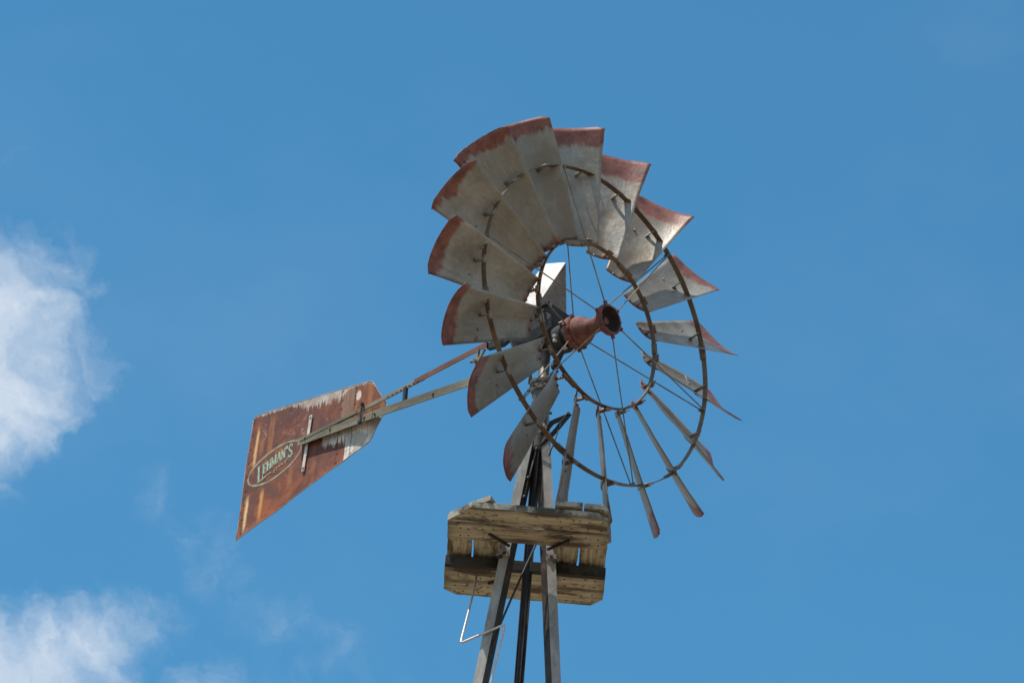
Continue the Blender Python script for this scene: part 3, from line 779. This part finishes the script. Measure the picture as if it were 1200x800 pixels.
w = bpy.data.worlds.new('World'); S.world = w; w.use_nodes = True
nt = w.node_tree; nt.nodes.clear(); n = N(nt)
out = nt.nodes.new('ShaderNodeOutputWorld'); bg = nt.nodes.new('ShaderNodeBackground'); nt.links.new(bg.outputs[0], out.inputs[0])
sky = nt.nodes.new('ShaderNodeTexSky'); sky.sky_type = 'NISHITA'; sky.sun_disc = False
sky.sun_elevation = elev; sky.sun_rotation = az; sky.air_density = 1.0; sky.dust_density = .4; sky.ozone_density = 2.5
bg.inputs['Strength'].default_value = .10
skyc = n.mix(1.0, sky.outputs[0], (.66,1.47,1.58), 'MULTIPLY')
d = n.coord('Generated')
def dirp(px, py):               # sky direction a given angle off the view's centre (radians), as a world vector
    v = fwd + right*((px-600)/4867) + up*((400-py)/4867); return v.normalized()
warpn = nt.nodes.new('ShaderNodeTexNoise'); nt.links.new(d, warpn.inputs['Vector']); warpn.inputs['Scale'].default_value = 38; warpn.inputs['Detail'].default_value = 7; warpn.inputs['Roughness'].default_value = .6
wc = nt.nodes.new('ShaderNodeVectorMath'); wc.operation = 'MULTIPLY_ADD'; nt.links.new(warpn.outputs['Color'], wc.inputs[0]); wc.inputs[1].default_value = (.030,.030,.030)
sub = nt.nodes.new('ShaderNodeVectorMath'); sub.operation = 'SUBTRACT'; nt.links.new(d, sub.inputs[0]); sub.inputs[1].default_value = (.015,.015,.015)
nt.links.new(sub.outputs[0], wc.inputs[2])
dw = wc.outputs[0]
def blob(px, py, r_in, r_out, k, src=None):
    c = dirp(px, py)
    s1 = nt.nodes.new('ShaderNodeVectorMath'); s1.operation = 'DISTANCE'; nt.links.new(src or dw, s1.inputs[0]); s1.inputs[1].default_value = c
    return n.math('MULTIPLY', n.step(s1.outputs['Value'], r_out/4867, r_in/4867), k)
den = None
for a_ in ((-70,420,70,225,1.0), (15,465,0,130,.85), (5,340,0,105,.80), (60,300,0,85,.52), (95,430,0,80,.52), (105,340,0,60,.36),
           (-90,860,90,235,1.0), (40,790,10,130,.9), (120,770,5,110,.68), (185,730,0,70,.42), (230,810,0,100,.30), (330,815,0,120,.16), (185,590,0,70,.20), (215,622,0,70,.22), (250,655,0,75,.22), (290,688,0,80,.22), (335,720,0,90,.22), (390,755,0,100,.2), (450,790,0,100,.14),
           (15,185,0,60,.12), (-2500,-900,200,1500,.9), (3500,400,100,1400,.8), (-1500,1900,100,900,.8)):
    bl = blob(*a_); den = bl if den is None else n.math('MAXIMUM', den, bl)
diag = nt.nodes.new('ShaderNodeVectorRotate'); diag.rotation_type = 'AXIS_ANGLE'; nt.links.new(dw, diag.inputs['Vector']); diag.inputs['Axis'].default_value = fwd; diag.inputs['Angle'].default_value = R(-38)
f1 = n.noise(dw, 48, 9, .55, .5); f2 = n.noise(n.mapping(diag.outputs[0], (1,1,1.7)), 80, 8, .55, .5)
tex = n.math('MULTIPLY_ADD', f2, .55, n.math('MULTIPLY', f1, .65))
dd = n.math('MULTIPLY_ADD', n.math('SUBTRACT', tex, .6), 1.35, den)
cl = n.math('MULTIPLY', n.step(dd, -.05, 1.42), n.step(den, 0.0, .30))
cl = n.math('MULTIPLY', cl, n.math('MULTIPLY_ADD', f2, .25, .84), clamp=True)
veil = n.math('MULTIPLY', n.step(n.noise(n.mapping(d, (1,1,1.6)), 9, 7, .6), .42, .85), .05)
cl = n.math('MAXIMUM', cl, veil)
# broken cloud added out of view as neutral fill light, clear of the blue patch
sd_ = nt.nodes.new('ShaderNodeVectorMath'); sd_.operation = 'DISTANCE'; nt.links.new(d, sd_.inputs[0]); sd_.inputs[1].default_value = dirp(600,400)
far = n.math('MULTIPLY', n.step(n.noise(d, 3.2, 9, .58, .3), .40, .58), n.step(sd_.outputs['Value'], .26, .55))
cl = n.math('MAXIMUM', cl, n.math('MULTIPLY', far, .9))
skyc = n.mix(cl, skyc, (7.0,7.8,8.8))
nt.links.new(skyc, bg.inputs['Color'])

S.view_settings.view_transform = 'Standard'; S.view_settings.look = 'None'; S.view_settings.exposure = 0; S.view_settings.gamma = 1
S.render.engine = 'CYCLES'
